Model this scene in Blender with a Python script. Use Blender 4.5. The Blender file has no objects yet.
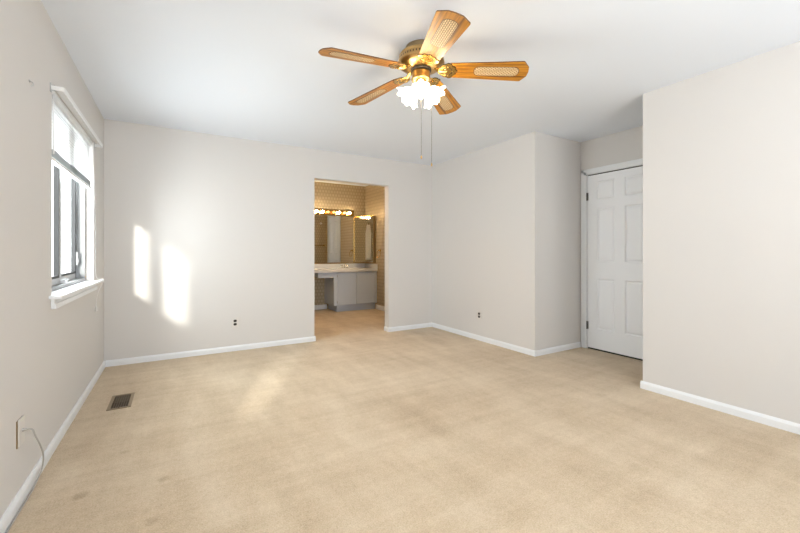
import bpy, bmesh, math, random
from mathutils import Vector, Matrix
random.seed(4)
PI = math.pi
scene = bpy.context.scene
COL = scene.collection

# ------------------------------------------------------------------ camera
YAW = 0.5374
cam_d = bpy.data.cameras.new('camera')
cam = bpy.data.objects.new('camera', cam_d)
COL.objects.link(cam)
cam.location = (0, 0, 1.129)
cam.rotation_euler = (PI / 2, 0, -YAW)
cam_d.sensor_width = 36
cam_d.lens = 377.7 / 800 * 36
cam_d.shift_y = -(266.5 - 252.2) / 800
cam_d.clip_start = 0.02
scene.camera = cam

# ------------------------------------------------------------------ colour management
vs = scene.view_settings
vs.view_transform = 'Standard'
vs.look = 'None'
vs.gamma = 1
vs.use_curve_mapping = False
vs.exposure = 0.68

# ------------------------------------------------------------------ sky, sun, daylight, added fill
world = bpy.data.worlds.new('world')
scene.world = world
world.use_nodes = True
bg = world.node_tree.nodes['Background']
bg.inputs[0].default_value = (0.93, 0.97, 1.0, 1)
bg.inputs[1].default_value = 2.6

def add_light(name, kind, loc, energy, color=(1, 1, 1), rot=None, aim=None, **kw):
    d = bpy.data.lights.new(name, kind)
    d.energy = energy
    d.color = color
    for k, v in kw.items():
        setattr(d, k, v)
    o = bpy.data.objects.new(name, d)
    o.location = loc
    if aim is not None:
        o.rotation_euler = Vector(aim).to_track_quat('-Z', 'Y').to_euler()
    COL.objects.link(o)
    return o

add_light('sun', 'SUN', (-4, -8, 5), 4.0, (1.0, 0.94, 0.85), aim=(1, 2.15, -0.875), angle=math.radians(4.6))
# added fill lamp inside the rear wall, then daylight outside the left window
add_light('rear_fill', 'AREA', (1.2, -1.80, 1.45), 104, (0.96, 0.985, 1.0), aim=(-0.12, 1, 0.95),
          shape='RECTANGLE', size=2.6, size_y=1.5)
add_light('side_window_daylight', 'AREA', (-1.15, 3.45, 1.45), 122, (0.95, 0.98, 1.0), aim=(1, -0.5, -0.06),
          shape='RECTANGLE', size=1.9, size_y=1.6)

# ------------------------------------------------------------------ materials
def new_mat(name):
    m = bpy.data.materials.new(name)
    m.use_nodes = True
    nt = m.node_tree
    return m, nt, nt.nodes['Principled BSDF']

def mat(name, col, rough=0.5, metal=0.0, bump=0.0, bscale=200.0, vary=0.0, vscale=8.0, spec=0.5, emit=None, estr=0.0):
    m, nt, b = new_mat(name)
    b.inputs['Base Color'].default_value = (*col, 1)
    b.inputs['Roughness'].default_value = rough
    b.inputs['Metallic'].default_value = metal
    b.inputs['Specular IOR Level'].default_value = spec
    tc = nt.nodes.new('ShaderNodeTexCoord')
    if bump:
        n = nt.nodes.new('ShaderNodeTexNoise'); n.inputs['Scale'].default_value = bscale
        n.inputs['Detail'].default_value = 3
        bp = nt.nodes.new('ShaderNodeBump'); bp.inputs['Strength'].default_value = bump
        bp.inputs['Distance'].default_value = 0.002
        nt.links.new(tc.outputs['Object'], n.inputs['Vector'])
        nt.links.new(n.outputs['Fac'], bp.inputs['Height'])
        nt.links.new(bp.outputs['Normal'], b.inputs['Normal'])
    if vary:
        n = nt.nodes.new('ShaderNodeTexNoise'); n.inputs['Scale'].default_value = vscale
        n.inputs['Detail'].default_value = 4
        r = nt.nodes.new('ShaderNodeMix'); r.data_type = 'RGBA'
        r.inputs['A'].default_value = (*[c * (1 - vary) for c in col], 1)
        r.inputs['B'].default_value = (*[min(1, c * (1 + vary)) for c in col], 1)
        nt.links.new(tc.outputs['Object'], n.inputs['Vector'])
        nt.links.new(n.outputs['Fac'], r.inputs['Factor'])
        nt.links.new(r.outputs['Result'], b.inputs['Base Color'])
    if emit:
        b.inputs['Emission Color'].default_value = (*emit, 1)
        b.inputs['Emission Strength'].default_value = estr
    return m

M = {}
M['wall'] = mat('wall_paint', (0.69, 0.667, 0.642), 0.75, bump=0.12, bscale=260, vary=0.012, vscale=1.5, spec=0.3)
M['ceiling'] = mat('ceiling_paint', (0.82, 0.865, 0.93), 0.9, bump=0.15, bscale=300, spec=0.2)
M['trim'] = mat('white_trim', (0.83, 0.845, 0.86), 0.4, vary=0.02)
M['door'] = mat('white_door', (0.89, 0.90, 0.915), 0.42, vary=0.01)
M['dark'] = mat('dark_gap', (0.02, 0.018, 0.016), 0.8, vary=0.2)
M['alu'] = mat('aluminium_frame', (0.27, 0.275, 0.28), 0.4, 0.3, vary=0.05)
M['gasket'] = mat('dark_gasket', (0.012, 0.012, 0.013), 0.6, vary=0.1)
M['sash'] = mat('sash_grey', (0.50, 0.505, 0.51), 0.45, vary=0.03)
M['vinyl'] = mat('white_vinyl', (0.78, 0.79, 0.80), 0.4, vary=0.02)
M['rod'] = mat('rod_enamel', (0.83, 0.83, 0.82), 0.3, vary=0.02)
M['plate'] = mat('plate_paint', (0.71, 0.68, 0.64), 0.5, vary=0.01)
M['plate_white'] = mat('plate_white', (0.76, 0.75, 0.73), 0.4, vary=0.01)
M['receptacle'] = mat('brown_receptacle', (0.03, 0.022, 0.016), 0.4, vary=0.1)
M['slot'] = mat('slot_black', (0.004, 0.004, 0.004), 0.6, vary=0.1)
M['cable'] = mat('cable_sheath', (0.42, 0.40, 0.37), 0.5, vary=0.05)
M['steel'] = mat('steel', (0.5, 0.5, 0.5), 0.3, 1.0, vary=0.05)
M['hinge'] = mat('hinge_metal', (0.16, 0.15, 0.14), 0.35, 0.8, vary=0.1)
M['chrome'] = mat('chrome', (0.75, 0.76, 0.78), 0.12, 1.0, vary=0.02)
M['brass'] = mat('brass', (0.62, 0.41, 0.13), 0.22, 1.0, vary=0.06, vscale=30)
M['antique'] = mat('antique_brass', (0.56, 0.37, 0.15), 0.30, 1.0, vary=0.15, vscale=25)
M['brass_dark'] = mat('brass_recess', (0.035, 0.022, 0.008), 0.5, 0.3, vary=0.2)
M['register'] = mat('register_brown', (0.10, 0.068, 0.036), 0.45, 0.3, vary=0.08)
M['register_frame'] = mat('register_frame', (0.28, 0.205, 0.125), 0.5, 0.2, vary=0.06)
M['cabinet'] = mat('cabinet_paint', (0.56, 0.65, 0.80), 0.45, vary=0.015)
M['counter'] = mat('cultured_marble', (0.82, 0.84, 0.87), 0.18, vary=0.03, vscale=14)
M['bronze'] = mat('bronze_trim', (0.30, 0.22, 0.12), 0.35, 0.9, vary=0.1)
M['towel'] = mat('towel_white', (0.8, 0.79, 0.77), 0.9, bump=0.5, bscale=350)
M['bulb_on'] = mat('bulb_lit', (1, 0.9, 0.7), 0.3, vary=0.01, emit=(1.0, 0.77, 0.47), estr=60)
M['fill_glow'] = mat('fill_dome_glow', (0.9, 0.85, 0.75), 0.3, vary=0.01, emit=(1.0, 0.68, 0.36), estr=36)  # glow of the unseen fill dome added in the bathroom
M['bulb_dim'] = mat('bulb_weak', (0.9, 0.6, 0.3), 0.2, vary=0.01, emit=(1.0, 0.45, 0.12), estr=1.8)
M['bulb_fan'] = mat('fan_bulb_lit', (1, 0.95, 0.85), 0.3, vary=0.01, emit=(1.0, 0.80, 0.52), estr=60)

def mirror_mat():
    m, nt, b = new_mat('mirror_glass')
    b.inputs['Base Color'].default_value = (0.86, 0.87, 0.87, 1)
    b.inputs['Metallic'].default_value = 1
    b.inputs['Roughness'].default_value = 0.015
    return m
M['mirror'] = mirror_mat()

def glass_mat():
    m, nt, b = new_mat('window_glass')
    nt.nodes.remove(b)
    out = nt.nodes['Material Output']
    t = nt.nodes.new('ShaderNodeBsdfTransparent'); t.inputs[0].default_value = (0.95, 0.97, 0.97, 1)
    g = nt.nodes.new('ShaderNodeBsdfGlossy'); g.inputs['Roughness'].default_value = 0.02
    mx = nt.nodes.new('ShaderNodeMixShader'); mx.inputs[0].default_value = 0.06
    nt.links.new(t.outputs[0], mx.inputs[1]); nt.links.new(g.outputs[0], mx.inputs[2])
    nt.links.new(mx.outputs[0], out.inputs['Surface'])
    return m
M['glass'] = glass_mat()

def shade_mat(name, col, trans):
    m, nt, b = new_mat(name)
    out = nt.nodes['Material Output']
    b.inputs['Base Color'].default_value = (*col, 1)
    b.inputs['Roughness'].default_value = 0.5
    t = nt.nodes.new('ShaderNodeBsdfTranslucent'); t.inputs[0].default_value = (*col, 1)
    mx = nt.nodes.new('ShaderNodeMixShader'); mx.inputs[0].default_value = trans
    nt.links.new(b.outputs[0], mx.inputs[1]); nt.links.new(t.outputs[0], mx.inputs[2])
    nt.links.new(mx.outputs[0], out.inputs['Surface'])
    return m
M['blind'] = shade_mat('blind_slats', (0.74, 0.75, 0.75), 0.08)
M['shade'] = shade_mat('roller_shade', (0.82, 0.82, 0.80), 0.10)

def tulip_mat():
    m, nt, b = new_mat('frosted_tulip_glass')
    out = nt.nodes['Material Output']
    b.inputs['Base Color'].default_value = (0.95, 0.92, 0.86, 1)
    b.inputs['Roughness'].default_value = 0.35
    b.inputs['Emission Color'].default_value = (1.0, 0.91, 0.77, 1)
    b.inputs['Emission Strength'].default_value = 12.0
    t = nt.nodes.new('ShaderNodeBsdfTranslucent'); t.inputs[0].default_value = (1, 0.95, 0.85, 1)
    mx = nt.nodes.new('ShaderNodeMixShader'); mx.inputs[0].default_value = 0.6
    nt.links.new(b.outputs[0], mx.inputs[1]); nt.links.new(t.outputs[0], mx.inputs[2])
    nt.links.new(mx.outputs[0], out.inputs['Surface'])
    return m
M['tulip'] = tulip_mat()

def carpet_mat():
    m, nt, b = new_mat('beige_carpet')
    N, Lk = nt.nodes, nt.links
    tc = N.new('ShaderNodeTexCoord')
    def noise(scale, detail=3, rough=0.5, rot=0.0, sc=(1, 1, 1)):
        mp = N.new('ShaderNodeMapping'); mp.inputs['Rotation'].default_value = (0, 0, rot)
        mp.inputs['Scale'].default_value = sc
        n = N.new('ShaderNodeTexNoise'); n.inputs['Scale'].default_value = scale
        n.inputs['Detail'].default_value = detail; n.inputs['Roughness'].default_value = rough
        Lk.new(tc.outputs['Object'], mp.inputs['Vector']); Lk.new(mp.outputs[0], n.inputs['Vector'])
        return n.outputs['Fac']
    def math2(op, a, b_):
        n = N.new('ShaderNodeMath'); n.operation = op
        for i, v in enumerate((a, b_)):
            if isinstance(v, (int, float)): n.inputs[i].default_value = v
            else: Lk.new(v, n.inputs[i])
        return n.outputs[0]
    def centred(f, amp):
        return math2('MULTIPLY', math2('SUBTRACT', f, 0.5), amp)
    tot = centred(noise(160, 2), 0.75)                                   # pile
    tot = math2('ADD', tot, centred(noise(42, 3), 0.30))
    tot = math2('ADD', tot, centred(noise(1.0, 4, 0.6, rot=-0.25, sc=(5.0, 1.3, 1)), 0.42))   # vacuum strokes
    tot = math2('ADD', tot, centred(noise(1.0, 3, 0.55, rot=1.25, sc=(5.5, 1.4, 1)), 0.34))
    tot = math2('ADD', tot, centred(noise(1.6, 5, 0.65), 0.60))          # worn blotches
    tot = math2('ADD', tot, centred(noise(1.0, 2, 0.5, rot=math.radians(83), sc=(1.1, 13, 1)), 0.26))
    # small soiled spots and dents
    sep = N.new('ShaderNodeSeparateXYZ'); Lk.new(tc.outputs['Object'], sep.inputs[0])
    for (sx, sy, sr, sa) in ((-0.378, 2.262, .040, .30), (-0.047, 2.217, .035, .24), (-0.083, 1.896, .035, .22), (-0.242, 2.629, .030, .14),
                             (2.367, 1.736, .05, .10), (1.766, 1.96, .06, .08), (2.071, 1.045, .07, .10), (2.9, 1.75, .05, .14)):
        dx = math2('SUBTRACT', sep.outputs[0], sx); dy = math2('SUBTRACT', sep.outputs[1], sy)
        d2 = math2('ADD', math2('MULTIPLY', dx, dx), math2('MULTIPLY', dy, dy))
        k = math2('MAXIMUM', math2('SUBTRACT', 1.0, math2('DIVIDE', d2, sr * sr)), 0.0)
        tot = math2('SUBTRACT', tot, math2('MULTIPLY', k, sa))
    val = math2('ADD', tot, 0.5)
    ramp = N.new('ShaderNodeValToRGB')
    e = ramp.color_ramp.elements
    e[0].position = 0.12; e[0].color = (0.41, 0.30, 0.19, 1)
    e[1].position = 0.88; e[1].color = (0.78, 0.66, 0.50, 1)
    em = e.new(0.5); em.color = (0.61, 0.482, 0.332, 1)
    Lk.new(val, ramp.inputs[0]); Lk.new(ramp.outputs[0], b.inputs['Base Color'])
    b.inputs['Roughness'].default_value = 1.0
    b.inputs['Specular IOR Level'].default_value = 0.1
    b.inputs['Sheen Weight'].default_value = 0.15
    bp = N.new('ShaderNodeBump'); bp.inputs['Strength'].default_value = 0.7; bp.inputs['Distance'].default_value = 0.006
    Lk.new(noise(140, 3), bp.inputs['Height']); Lk.new(bp.outputs[0], b.inputs['Normal'])
    return m
M['carpet'] = carpet_mat()

def wallpaper_mat():
    m, nt, b = new_mat('gold_grid_wallpaper')
    N, Lk = nt.nodes, nt.links
    tc = N.new('ShaderNodeTexCoord'); sep = N.new('ShaderNodeSeparateXYZ'); Lk.new(tc.outputs['Object'], sep.inputs[0])
    ad = N.new('ShaderNodeMath'); Lk.new(sep.outputs[0], ad.inputs[0]); Lk.new(sep.outputs[1], ad.inputs[1])
    cb = N.new('ShaderNodeCombineXYZ'); Lk.new(ad.outputs[0], cb.inputs[0]); Lk.new(sep.outputs[2], cb.inputs[1])
    br = N.new('ShaderNodeTexBrick'); Lk.new(cb.outputs[0], br.inputs['Vector'])
    br.offset = 0.5
    br.inputs['Color1'].default_value = (0.52, 0.44, 0.31, 1)
    br.inputs['Color2'].default_value = (0.48, 0.405, 0.28, 1)
    br.inputs['Mortar'].default_value = (0.39, 0.325, 0.22, 1)
    br.inputs['Scale'].default_value = 1
    br.inputs['Brick Width'].default_value = 0.060
    br.inputs['Row Height'].default_value = 0.066
    br.inputs['Mortar Size'].default_value = 0.016
    br.inputs['Mortar Smooth'].default_value = 0.6
    Lk.new(br.outputs['Color'], b.inputs['Base Color'])
    b.inputs['Roughness'].default_value = 0.42
    b.inputs['Metallic'].default_value = 0.25
    bp = N.new('ShaderNodeBump'); bp.inputs['Strength'].default_value = 0.4; bp.inputs['Distance'].default_value = 0.003; bp.invert = True
    Lk.new(br.outputs['Fac'], bp.inputs['Height']); Lk.new(bp.outputs[0], b.inputs['Normal'])
    return m
M['wallpaper'] = wallpaper_mat()

def oak_mat():
    m, nt, b = new_mat('oak_blade')
    N, Lk = nt.nodes, nt.links
    tc = N.new('ShaderNodeTexCoord')
    mp = N.new('ShaderNodeMapping'); mp.inputs['Scale'].default_value = (3.0, 55, 20)
    n = N.new('ShaderNodeTexNoise'); n.inputs['Scale'].default_value = 1.4; n.inputs['Detail'].default_value = 6; n.inputs['Distortion'].default_value = 0.6
    Lk.new(tc.outputs['Object'], mp.inputs[0]); Lk.new(mp.outputs[0], n.inputs['Vector'])
    r = N.new('ShaderNodeValToRGB'); e = r.color_ramp.elements
    e[0].position = 0.30; e[0].color = (0.16, 0.052, 0.005, 1)
    e[1].position = 0.75; e[1].color = (0.70, 0.32, 0.028, 1)
    em = e.new(0.5); em.color = (0.52, 0.21, 0.015, 1)
    Lk.new(n.outputs['Fac'], r.inputs[0]); Lk.new(r.outputs[0], b.inputs['Base Color'])
    b.inputs['Roughness'].default_value = 0.35
    return m
M['oak'] = oak_mat()
M['oak_edge'] = mat('oak_edge', (0.13, 0.055, 0.018), 0.45, vary=0.2, vscale=40)

def cane_mat():
    m, nt, b = new_mat('cane_webbing')
    N, Lk = nt.nodes, nt.links
    tc = N.new('ShaderNodeTexCoord')
    br = N.new('ShaderNodeTexBrick'); Lk.new(tc.outputs['Object'], br.inputs['Vector'])
    br.offset = 0.5
    br.inputs['Color1'].default_value = (0.92, 0.74, 0.46, 1)
    br.inputs['Color2'].default_value = (0.86, 0.66, 0.38, 1)
    br.inputs['Mortar'].default_value = (0.34, 0.17, 0.05, 1)
    br.inputs['Scale'].default_value = 1
    br.inputs['Brick Width'].default_value = 0.022
    br.inputs['Row Height'].default_value = 0.011
    br.inputs['Mortar Size'].default_value = 0.0022
    br.inputs['Mortar Smooth'].default_value = 0.3
    Lk.new(br.outputs['Color'], b.inputs['Base Color'])
    b.inputs['Roughness'].default_value = 0.5
    return m
M['cane'] = cane_mat()

# ------------------------------------------------------------------ mesh helpers
def box(bm, x0, x1, y0, y1, z0, z1, bev=0.0, mi=0):
    r = bmesh.ops.create_cube(bm, size=1)
    vs_ = r['verts']
    for v in vs_:
        v.co = Vector(((x0 + x1) / 2 + v.co.x * (x1 - x0), (y0 + y1) / 2 + v.co.y * (y1 - y0), (z0 + z1) / 2 + v.co.z * (z1 - z0)))
    faces = set(f for v in vs_ for f in v.link_faces)
    for f in faces: f.material_index = mi
    if bev:
        es = list(set(e for v in vs_ for e in v.link_edges))
        bmesh.ops.bevel(bm, geom=es, offset=bev, segments=2, affect='EDGES', profile=0.6, clamp_overlap=True)

def tube(bm, pts, r, seg=10, radii=None, cap=True, flat=1.0, mi=0):
    """A swept tube through pts; flat < 1 squashes it along its side axis."""
    pts = [Vector(p) for p in pts]
    rings = []
    up = Vector((0, 0, 1))
    t0 = (pts[1] - pts[0]).normalized()
    side = t0.cross(up)
    if side.length < 1e-4: side = t0.cross(Vector((0, 1, 0)))
    side.normalize()
    for i, p in enumerate(pts):
        a = pts[max(i - 1, 0)]; b = pts[min(i + 1, len(pts) - 1)]
        t = (b - a).normalized()
        side = (side - t * side.dot(t)).normalized()
        n = side.cross(t)
        rr = radii[i] if radii else r
        ring = []
        for k in range(seg):
            an = 2 * PI * k / seg
            ring.append(bm.verts.new(p + side * math.cos(an) * rr * flat + n * math.sin(an) * rr))
        rings.append(ring)
    for a, b in zip(rings, rings[1:]):
        for k in range(seg):
            f = bm.faces.new((a[k], a[(k + 1) % seg], b[(k + 1) % seg], b[k])); f.material_index = mi; f.smooth = True
    if cap:
        for ring in (rings[0][::-1], rings[-1]):
            f = bm.faces.new(ring); f.material_index = mi

def lathe(bm, prof, seg=32, mtx=None, wave=None, smooth=True, mi=0):
    """prof: [(r, z)]; wave(i, ang) -> (dr, dz)"""
    rings = []
    for i, (r, z) in enumerate(prof):
        if r < 1e-6:
            v = bm.verts.new((0, 0, z)); rings.append([v])
        else:
            ring = []
            for k in range(seg):
                a = 2 * PI * k / seg
                dr, dz = wave(i, a) if wave else (0, 0)
                ring.append(bm.verts.new(((r + dr) * math.cos(a), (r + dr) * math.sin(a), z + dz)))
            rings.append(ring)
    new = [v for rg in rings for v in rg]
    for a, b in zip(rings, rings[1:]):
        if len(a) == 1 and len(b) == 1: continue
        for k in range(seg):
            k2 = (k + 1) % seg
            if len(a) == 1: f = bm.faces.new((a[0], b[k2], b[k]))
            elif len(b) == 1: f = bm.faces.new((a[k], a[k2], b[0]))
            else: f = bm.faces.new((a[k], a[k2], b[k2], b[k]))
            f.smooth = smooth; f.material_index = mi
    if mtx:
        for v in new: v.co = mtx @ v.co
    return new

def prism(bm, outline, z0, z1, mi=0, mi_side=None):
    """Extrude a closed xy outline from z0 to z1."""
    a = [bm.verts.new((x, y, z0)) for x, y in outline]
    b = [bm.verts.new((x, y, z1)) for x, y in outline]
    f = bm.faces.new(a[::-1]); f.material_index = mi
    f = bm.faces.new(b); f.material_index = mi
    n = len(a)
    for i in range(n):
        f = bm.faces.new((a[i], a[(i + 1) % n], b[(i + 1) % n], b[i])); f.material_index = mi if mi_side is None else mi_side

def obj(name, bm, mats, parent=None, loc=None, recalc=True):
    if recalc: bmesh.ops.recalc_face_normals(bm, faces=bm.faces)
    me = bpy.data.meshes.new(name)
    bm.to_mesh(me); bm.free()
    for m in (mats if isinstance(mats, (list, tuple)) else [mats]): me.materials.append(m)
    o = bpy.data.objects.new(name, me)
    COL.objects.link(o)
    if parent:
        o.parent = parent
        if loc is None and parent.get('_base') is not None:   # mesh written in world coordinates
            b = Vector(parent['_base'])
            me.transform(Matrix.Translation(-b))
    if loc is not None: o.location = loc
    return o

def sub(o_parent, name, bm, mats):
    """A sub-part: same coordinate frame as its parent part."""
    bmesh.ops.recalc_face_normals(bm, faces=bm.faces)
    me = bpy.data.meshes.new(name); bm.to_mesh(me); bm.free()
    for m in (mats if isinstance(mats, (list, tuple)) else [mats]): me.materials.append(m)
    o = bpy.data.objects.new(name, me); COL.objects.link(o); o.parent = o_parent
    root = o_parent
    while root.parent: root = root.parent
    if root.get('_base') is not None: me.transform(Matrix.Translation(-Vector(root['_base'])))
    return o

def tag(o, label, cat, group=None):
    o['label'] = label; o['category'] = cat
    if group: o['group'] = group
    return o

def thing(name, label, cat, base, group=None):
    o = bpy.data.objects.new(name, None); o.empty_display_size = 0.05
    COL.objects.link(o); o.location = base
    o['_base'] = tuple(base)
    return tag(o, label, cat, group)

def struct(name, bm, mats, parent=None):
    o = obj(name, bm, mats, parent)
    if not parent: o['kind'] = 'structure'
    return o

def B(*boxes, bev=0.0):
    bm = bmesh.new()
    for b in boxes: box(bm, *b, bev=bev)
    return bm

def smooth_curve(pts, n=8):
    """Catmull-Rom through pts."""
    P = [Vector(p) for p in pts]
    P = [P[0] * 2 - P[1]] + P + [P[-1] * 2 - P[-2]]
    out = []
    for i in range(1, len(P) - 2):
        for k in range(n):
            t = k / n
            a, b, c, d = P[i - 1:i + 3]
            out.append(0.5 * ((2 * b) + (c - a) * t + (2 * a - 5 * b + 4 * c - d) * t * t + (3 * b - a - 3 * c + d) * t ** 3))
    out.append(P[-2])
    return out

# ------------------------------------------------------------------ room shell
XL, YB, XC, YC, XD, XR, YR, ZC = -0.60, 4.68, 3.355, 2.77, 4.162, 3.333, 1.66, 2.44
YREAR = -1.9
BX0, BX1, BY0, BY1, BZ = 1.0, 3.45, 4.80, 7.22, 2.515      # bathroom
W1 = (2.85, 4.143, 0.88, 2.08)      # window_1 opening y0 y1 z0 z1
W2 = (0.10, 0.70, 0.88, 2.08)       # window_2, narrow, beside the camera
W3 = (-0.1, 2.5, 0.75, 2.15)        # added unseen rear window x0 x1 z0 z1

def grid_wall(bm, us, zs, holes, put):
    for i in range(len(us) - 1):
        for j in range(len(zs) - 1):
            cu, cz = (us[i] + us[i + 1]) / 2, (zs[j] + zs[j + 1]) / 2
            if any(h[0] < cu < h[1] and h[2] < cz < h[3] for h in holes): continue
            put(bm, us[i], us[i + 1], zs[j], zs[j + 1])

struct('floor', B((-0.8, 4.75, YREAR - 0.15, 7.4, -0.12, 0)), M['carpet'])
struct('ceiling', B((-0.8, 4.75, YREAR - 0.15, 4.80, ZC, ZC + 0.12)), M['ceiling'])
cb = struct('ceiling_bathroom', B((0.85, 3.6, 4.80, 7.4, BZ, BZ + 0.1)), M['ceiling'])

bm = bmesh.new()
lathe(bm, [(0.15, BZ), (0.15, BZ - 0.02), (0.14, BZ - 0.05), (0.10, BZ - 0.085), (0.05, BZ - 0.10), (0, BZ - 0.103)], 32, Matrix.Translation((2.0, 5.6, 0)))
obj('fill_dome', bm, M['fill_glow'], cb)  # unseen glowing dome, added to brighten the bathroom floor and vanity

bm = bmesh.new()
grid_wall(bm, [YREAR - 0.15, W2[0], W2[1], W1[0], W1[1], YB + 0.12], [0, 0.88, 2.08, ZC], [W1, W2],
          lambda b, u0, u1, z0, z1: box(b, XL - 0.16, XL, u0, u1, z0, z1))
struct('wall_left', bm, M['wall'])

DW0, DW1, DWZ = 1.523, 2.602, 2.073   # doorway to the bathroom
bm = bmesh.new()
grid_wall(bm, [XL, DW0, DW1, XC], [0, DWZ, ZC], [(DW0, DW1, 0, DWZ)],
          lambda b, u0, u1, z0, z1: box(b, u0, u1, YB, YB + 0.115, z0, z1))
struct('wall_back', bm, M['wall'])
bm = bmesh.new()
grid_wall(bm, [BX0, DW0, DW1, BX1], [0, DWZ, BZ], [(DW0, DW1, 0, DWZ)],
          lambda b, u0, u1, z0, z1: box(b, u0, u1, YB + 0.115, BY0, z0, z1))
struct('wall_bathroom_near', bm, M['wallpaper'])
struct('wall_bathroom_far', B((BX0, BX1, BY1, BY1 + 0.12, 0, BZ)), M['wallpaper'])
struct('wall_bathroom_left', B((BX0 - 0.12, BX0, BY0, BY1 + 0.12, 0, BZ)), M['wallpaper'])
struct('wall_bathroom_right', B((BX1, BX1 + 0.12, BY0, BY1 + 0.12, 0, BZ)), M['wallpaper'])

struct('wall_closet_left', B((XC, XC + 0.115, YC, YB + 0.114, 0, ZC)), M['wall'])
struct('wall_closet_front', B((XC + 0.115, XD + 0.14, YC, YC + 0.115, 0, ZC)), M['wall'])
D0, D1, DZ = 1.925, 2.695, 2.045
bm = bmesh.new()
grid_wall(bm, [YR, D0, D1, YC], [0, DZ, ZC], [(D0, D1, 0, DZ)],
          lambda b, u0, u1, z0, z1: box(b, XD, XD + 0.06, u0, u1, z0, z1))
box(bm, XD + 0.06, XD + 0.12, YR, YC, 0, ZC)
struct('wall_alcove_back', bm, M['wall'])
struct('wall_right', B((XR, XR + 0.115, YREAR, YR, 0, ZC)), M['wall'])
struct('wall_alcove_side', B((XR + 0.115, XD + 0.12, YR - 0.115, YR, 0, ZC)), M['wall'])
bm = bmesh.new()
grid_wall(bm, [XL, W3[0], W3[1], XR + 0.115], [0, W3[2], W3[3], ZC], [W3],
          lambda b, u0, u1, z0, z1: box(b, u0, u1, YREAR - 0.15, YREAR, z0, z1))
struct('wall_rear', bm, M['wall'])

# baseboards with an eased top edge
def baseboard(name, p0, p1, n, h=0.062, t=0.014):
    """Along p0 -> p1 (wall face), n = unit normal into the room."""
    p0, p1, n = Vector((*p0, 0)), Vector((*p1, 0)), Vector((*n, 0))
    prof = [(0, 0), (t, 0), (t, h * 0.70), (t * 0.85, h * 0.80), (t * 0.55, h * 0.92), (t * 0.4, h), (0, h)]
    bm = bmesh.new()
    a = [bm.verts.new(p0 + n * u + Vector((0, 0, z))) for u, z in prof]
    b = [bm.verts.new(p1 + n * u + Vector((0, 0, z))) for u, z in prof]
    k = len(prof)
    for i in range(k): bm.faces.new((a[i], a[(i + 1) % k], b[(i + 1) % k], b[i]))
    bm.faces.new(a[::-1]); bm.faces.new(b)
    return struct(name, bm, M['trim'])
T = 0.014
baseboard('baseboard_left', (XL, YREAR), (XL, YB), (1, 0))
baseboard('baseboard_back_left', (XL + T, YB), (DW0 + T, YB), (0, -1))
baseboard('baseboard_back_right', (DW1 - T, YB), (XC - T, YB), (0, -1))
baseboard('baseboard_doorway_right', (DW1, YB), (DW1, YB + 0.115), (-1, 0))
baseboard('baseboard_doorway_left', (DW0, YB), (DW0, YB + 0.115), (1, 0))
baseboard('baseboard_closet_left', (XC, YC - T), (XC, YB), (-1, 0))
baseboard('baseboard_closet_front', (XC, YC), (XD - 0.016, YC), (0, -1))
baseboard('baseboard_right', (XR, YREAR), (XR, YR + T), (-1, 0))
baseboard('baseboard_alcove', (XR, YR), (XD - 0.016, YR), (0, 1))
baseboard('baseboard_bathroom_far', (BX0, BY1), (2.60, BY1), (0, -1), h=0.09)
baseboard('baseboard_bathroom_right', (BX1, 5.84), (BX1, 6.715), (-1, 0), h=0.09)

# ------------------------------------------------------------------ window_1 (left wall)
win = bpy.data.objects.new('window_1', None); COL.objects.link(win)
win.location = (XL, W1[0], W1[2]); win['_base'] = tuple(win.location); win['kind'] = 'structure'
y0, y1, z0, z1 = W1
XF = -0.70
obj('window_frame', B((XF - 0.05, -0.655, y0, y0 + 0.03, z0, z1), (XF - 0.05, -0.655, y1 - 0.026, y1, z0, z1),
                      (XF - 0.05, -0.655, y0, y1, z0, z0 + 0.028), (XF - 0.05, -0.655, y0, y1, z1 - 0.03, z1), bev=0.003), M['alu'], win)
def sash(ya, yb, x, parent, wl, wr):
    za, zb = z0 + 0.028, z1 - 0.03
    bm = B((x - 0.028, x, ya, ya + wl, za, zb), (x - 0.028, x, yb - wr, yb, za, zb),
           (x - 0.028, x, ya + wl, yb - wr, za, za + 0.045), (x - 0.028, x, ya + wl, yb - wr, zb - 0.045, zb), bev=0.003)
    s = obj('sash', bm, M['sash'], parent)
    g = 0.016
    sub(s, 'gasket', B((x - 0.02, x + 0.008, ya + wl, ya + wl + g, za + 0.045, zb - 0.045), (x - 0.02, x + 0.008, yb - wr - g, yb - wr, za + 0.045, zb - 0.045),
                       (x - 0.02, x + 0.008, ya + wl, yb - wr, za + 0.045, za + 0.045 + g), (x - 0.02, x + 0.008, ya + wl, yb - wr, zb - 0.045 - g, zb - 0.045)), M['gasket'])
    sub(s, 'pane', B((x - 0.016, x - 0.012, ya + wl, yb - wr, za + 0.045, zb - 0.045)), M['glass'])
    return s
sash(y0 + 0.03, 3.51, XF + 0.012, win, 0.062, 0.09)
s2 = sash(3.48, y1 - 0.026, XF - 0.018, win, 0.115, 0.03)
sub(s2, 'latch', B((XF - 0.018, XF + 0.006, 4.078, 4.094, 1.02, 1.13), (XF - 0.002, XF + 0.012, 4.082, 4.092, 1.04, 1.08), bev=0.003), M['alu'])
obj('sash_lock', B((XF + 0.012, XF + 0.04, 3.485, 3.545, z0 + 0.032, z0 + 0.055), (XF + 0.02, XF + 0.055, 3.505, 3.52, z0 + 0.05, z0 + 0.06), bev=0.003), M['vinyl'], win)
obj('window_sill', B((-0.66, -0.545, 2.79, 4.20, 0.866, 0.885), bev=0.005), M['trim'], win)
obj('sill_apron', B((XL, XL + 0.016, 2.83, 4.155, 0.835, 0.866), (XL, XL + 0.024, 2.83, 4.155, 0.808, 0.838), bev=0.003), M['trim'], win)

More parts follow.
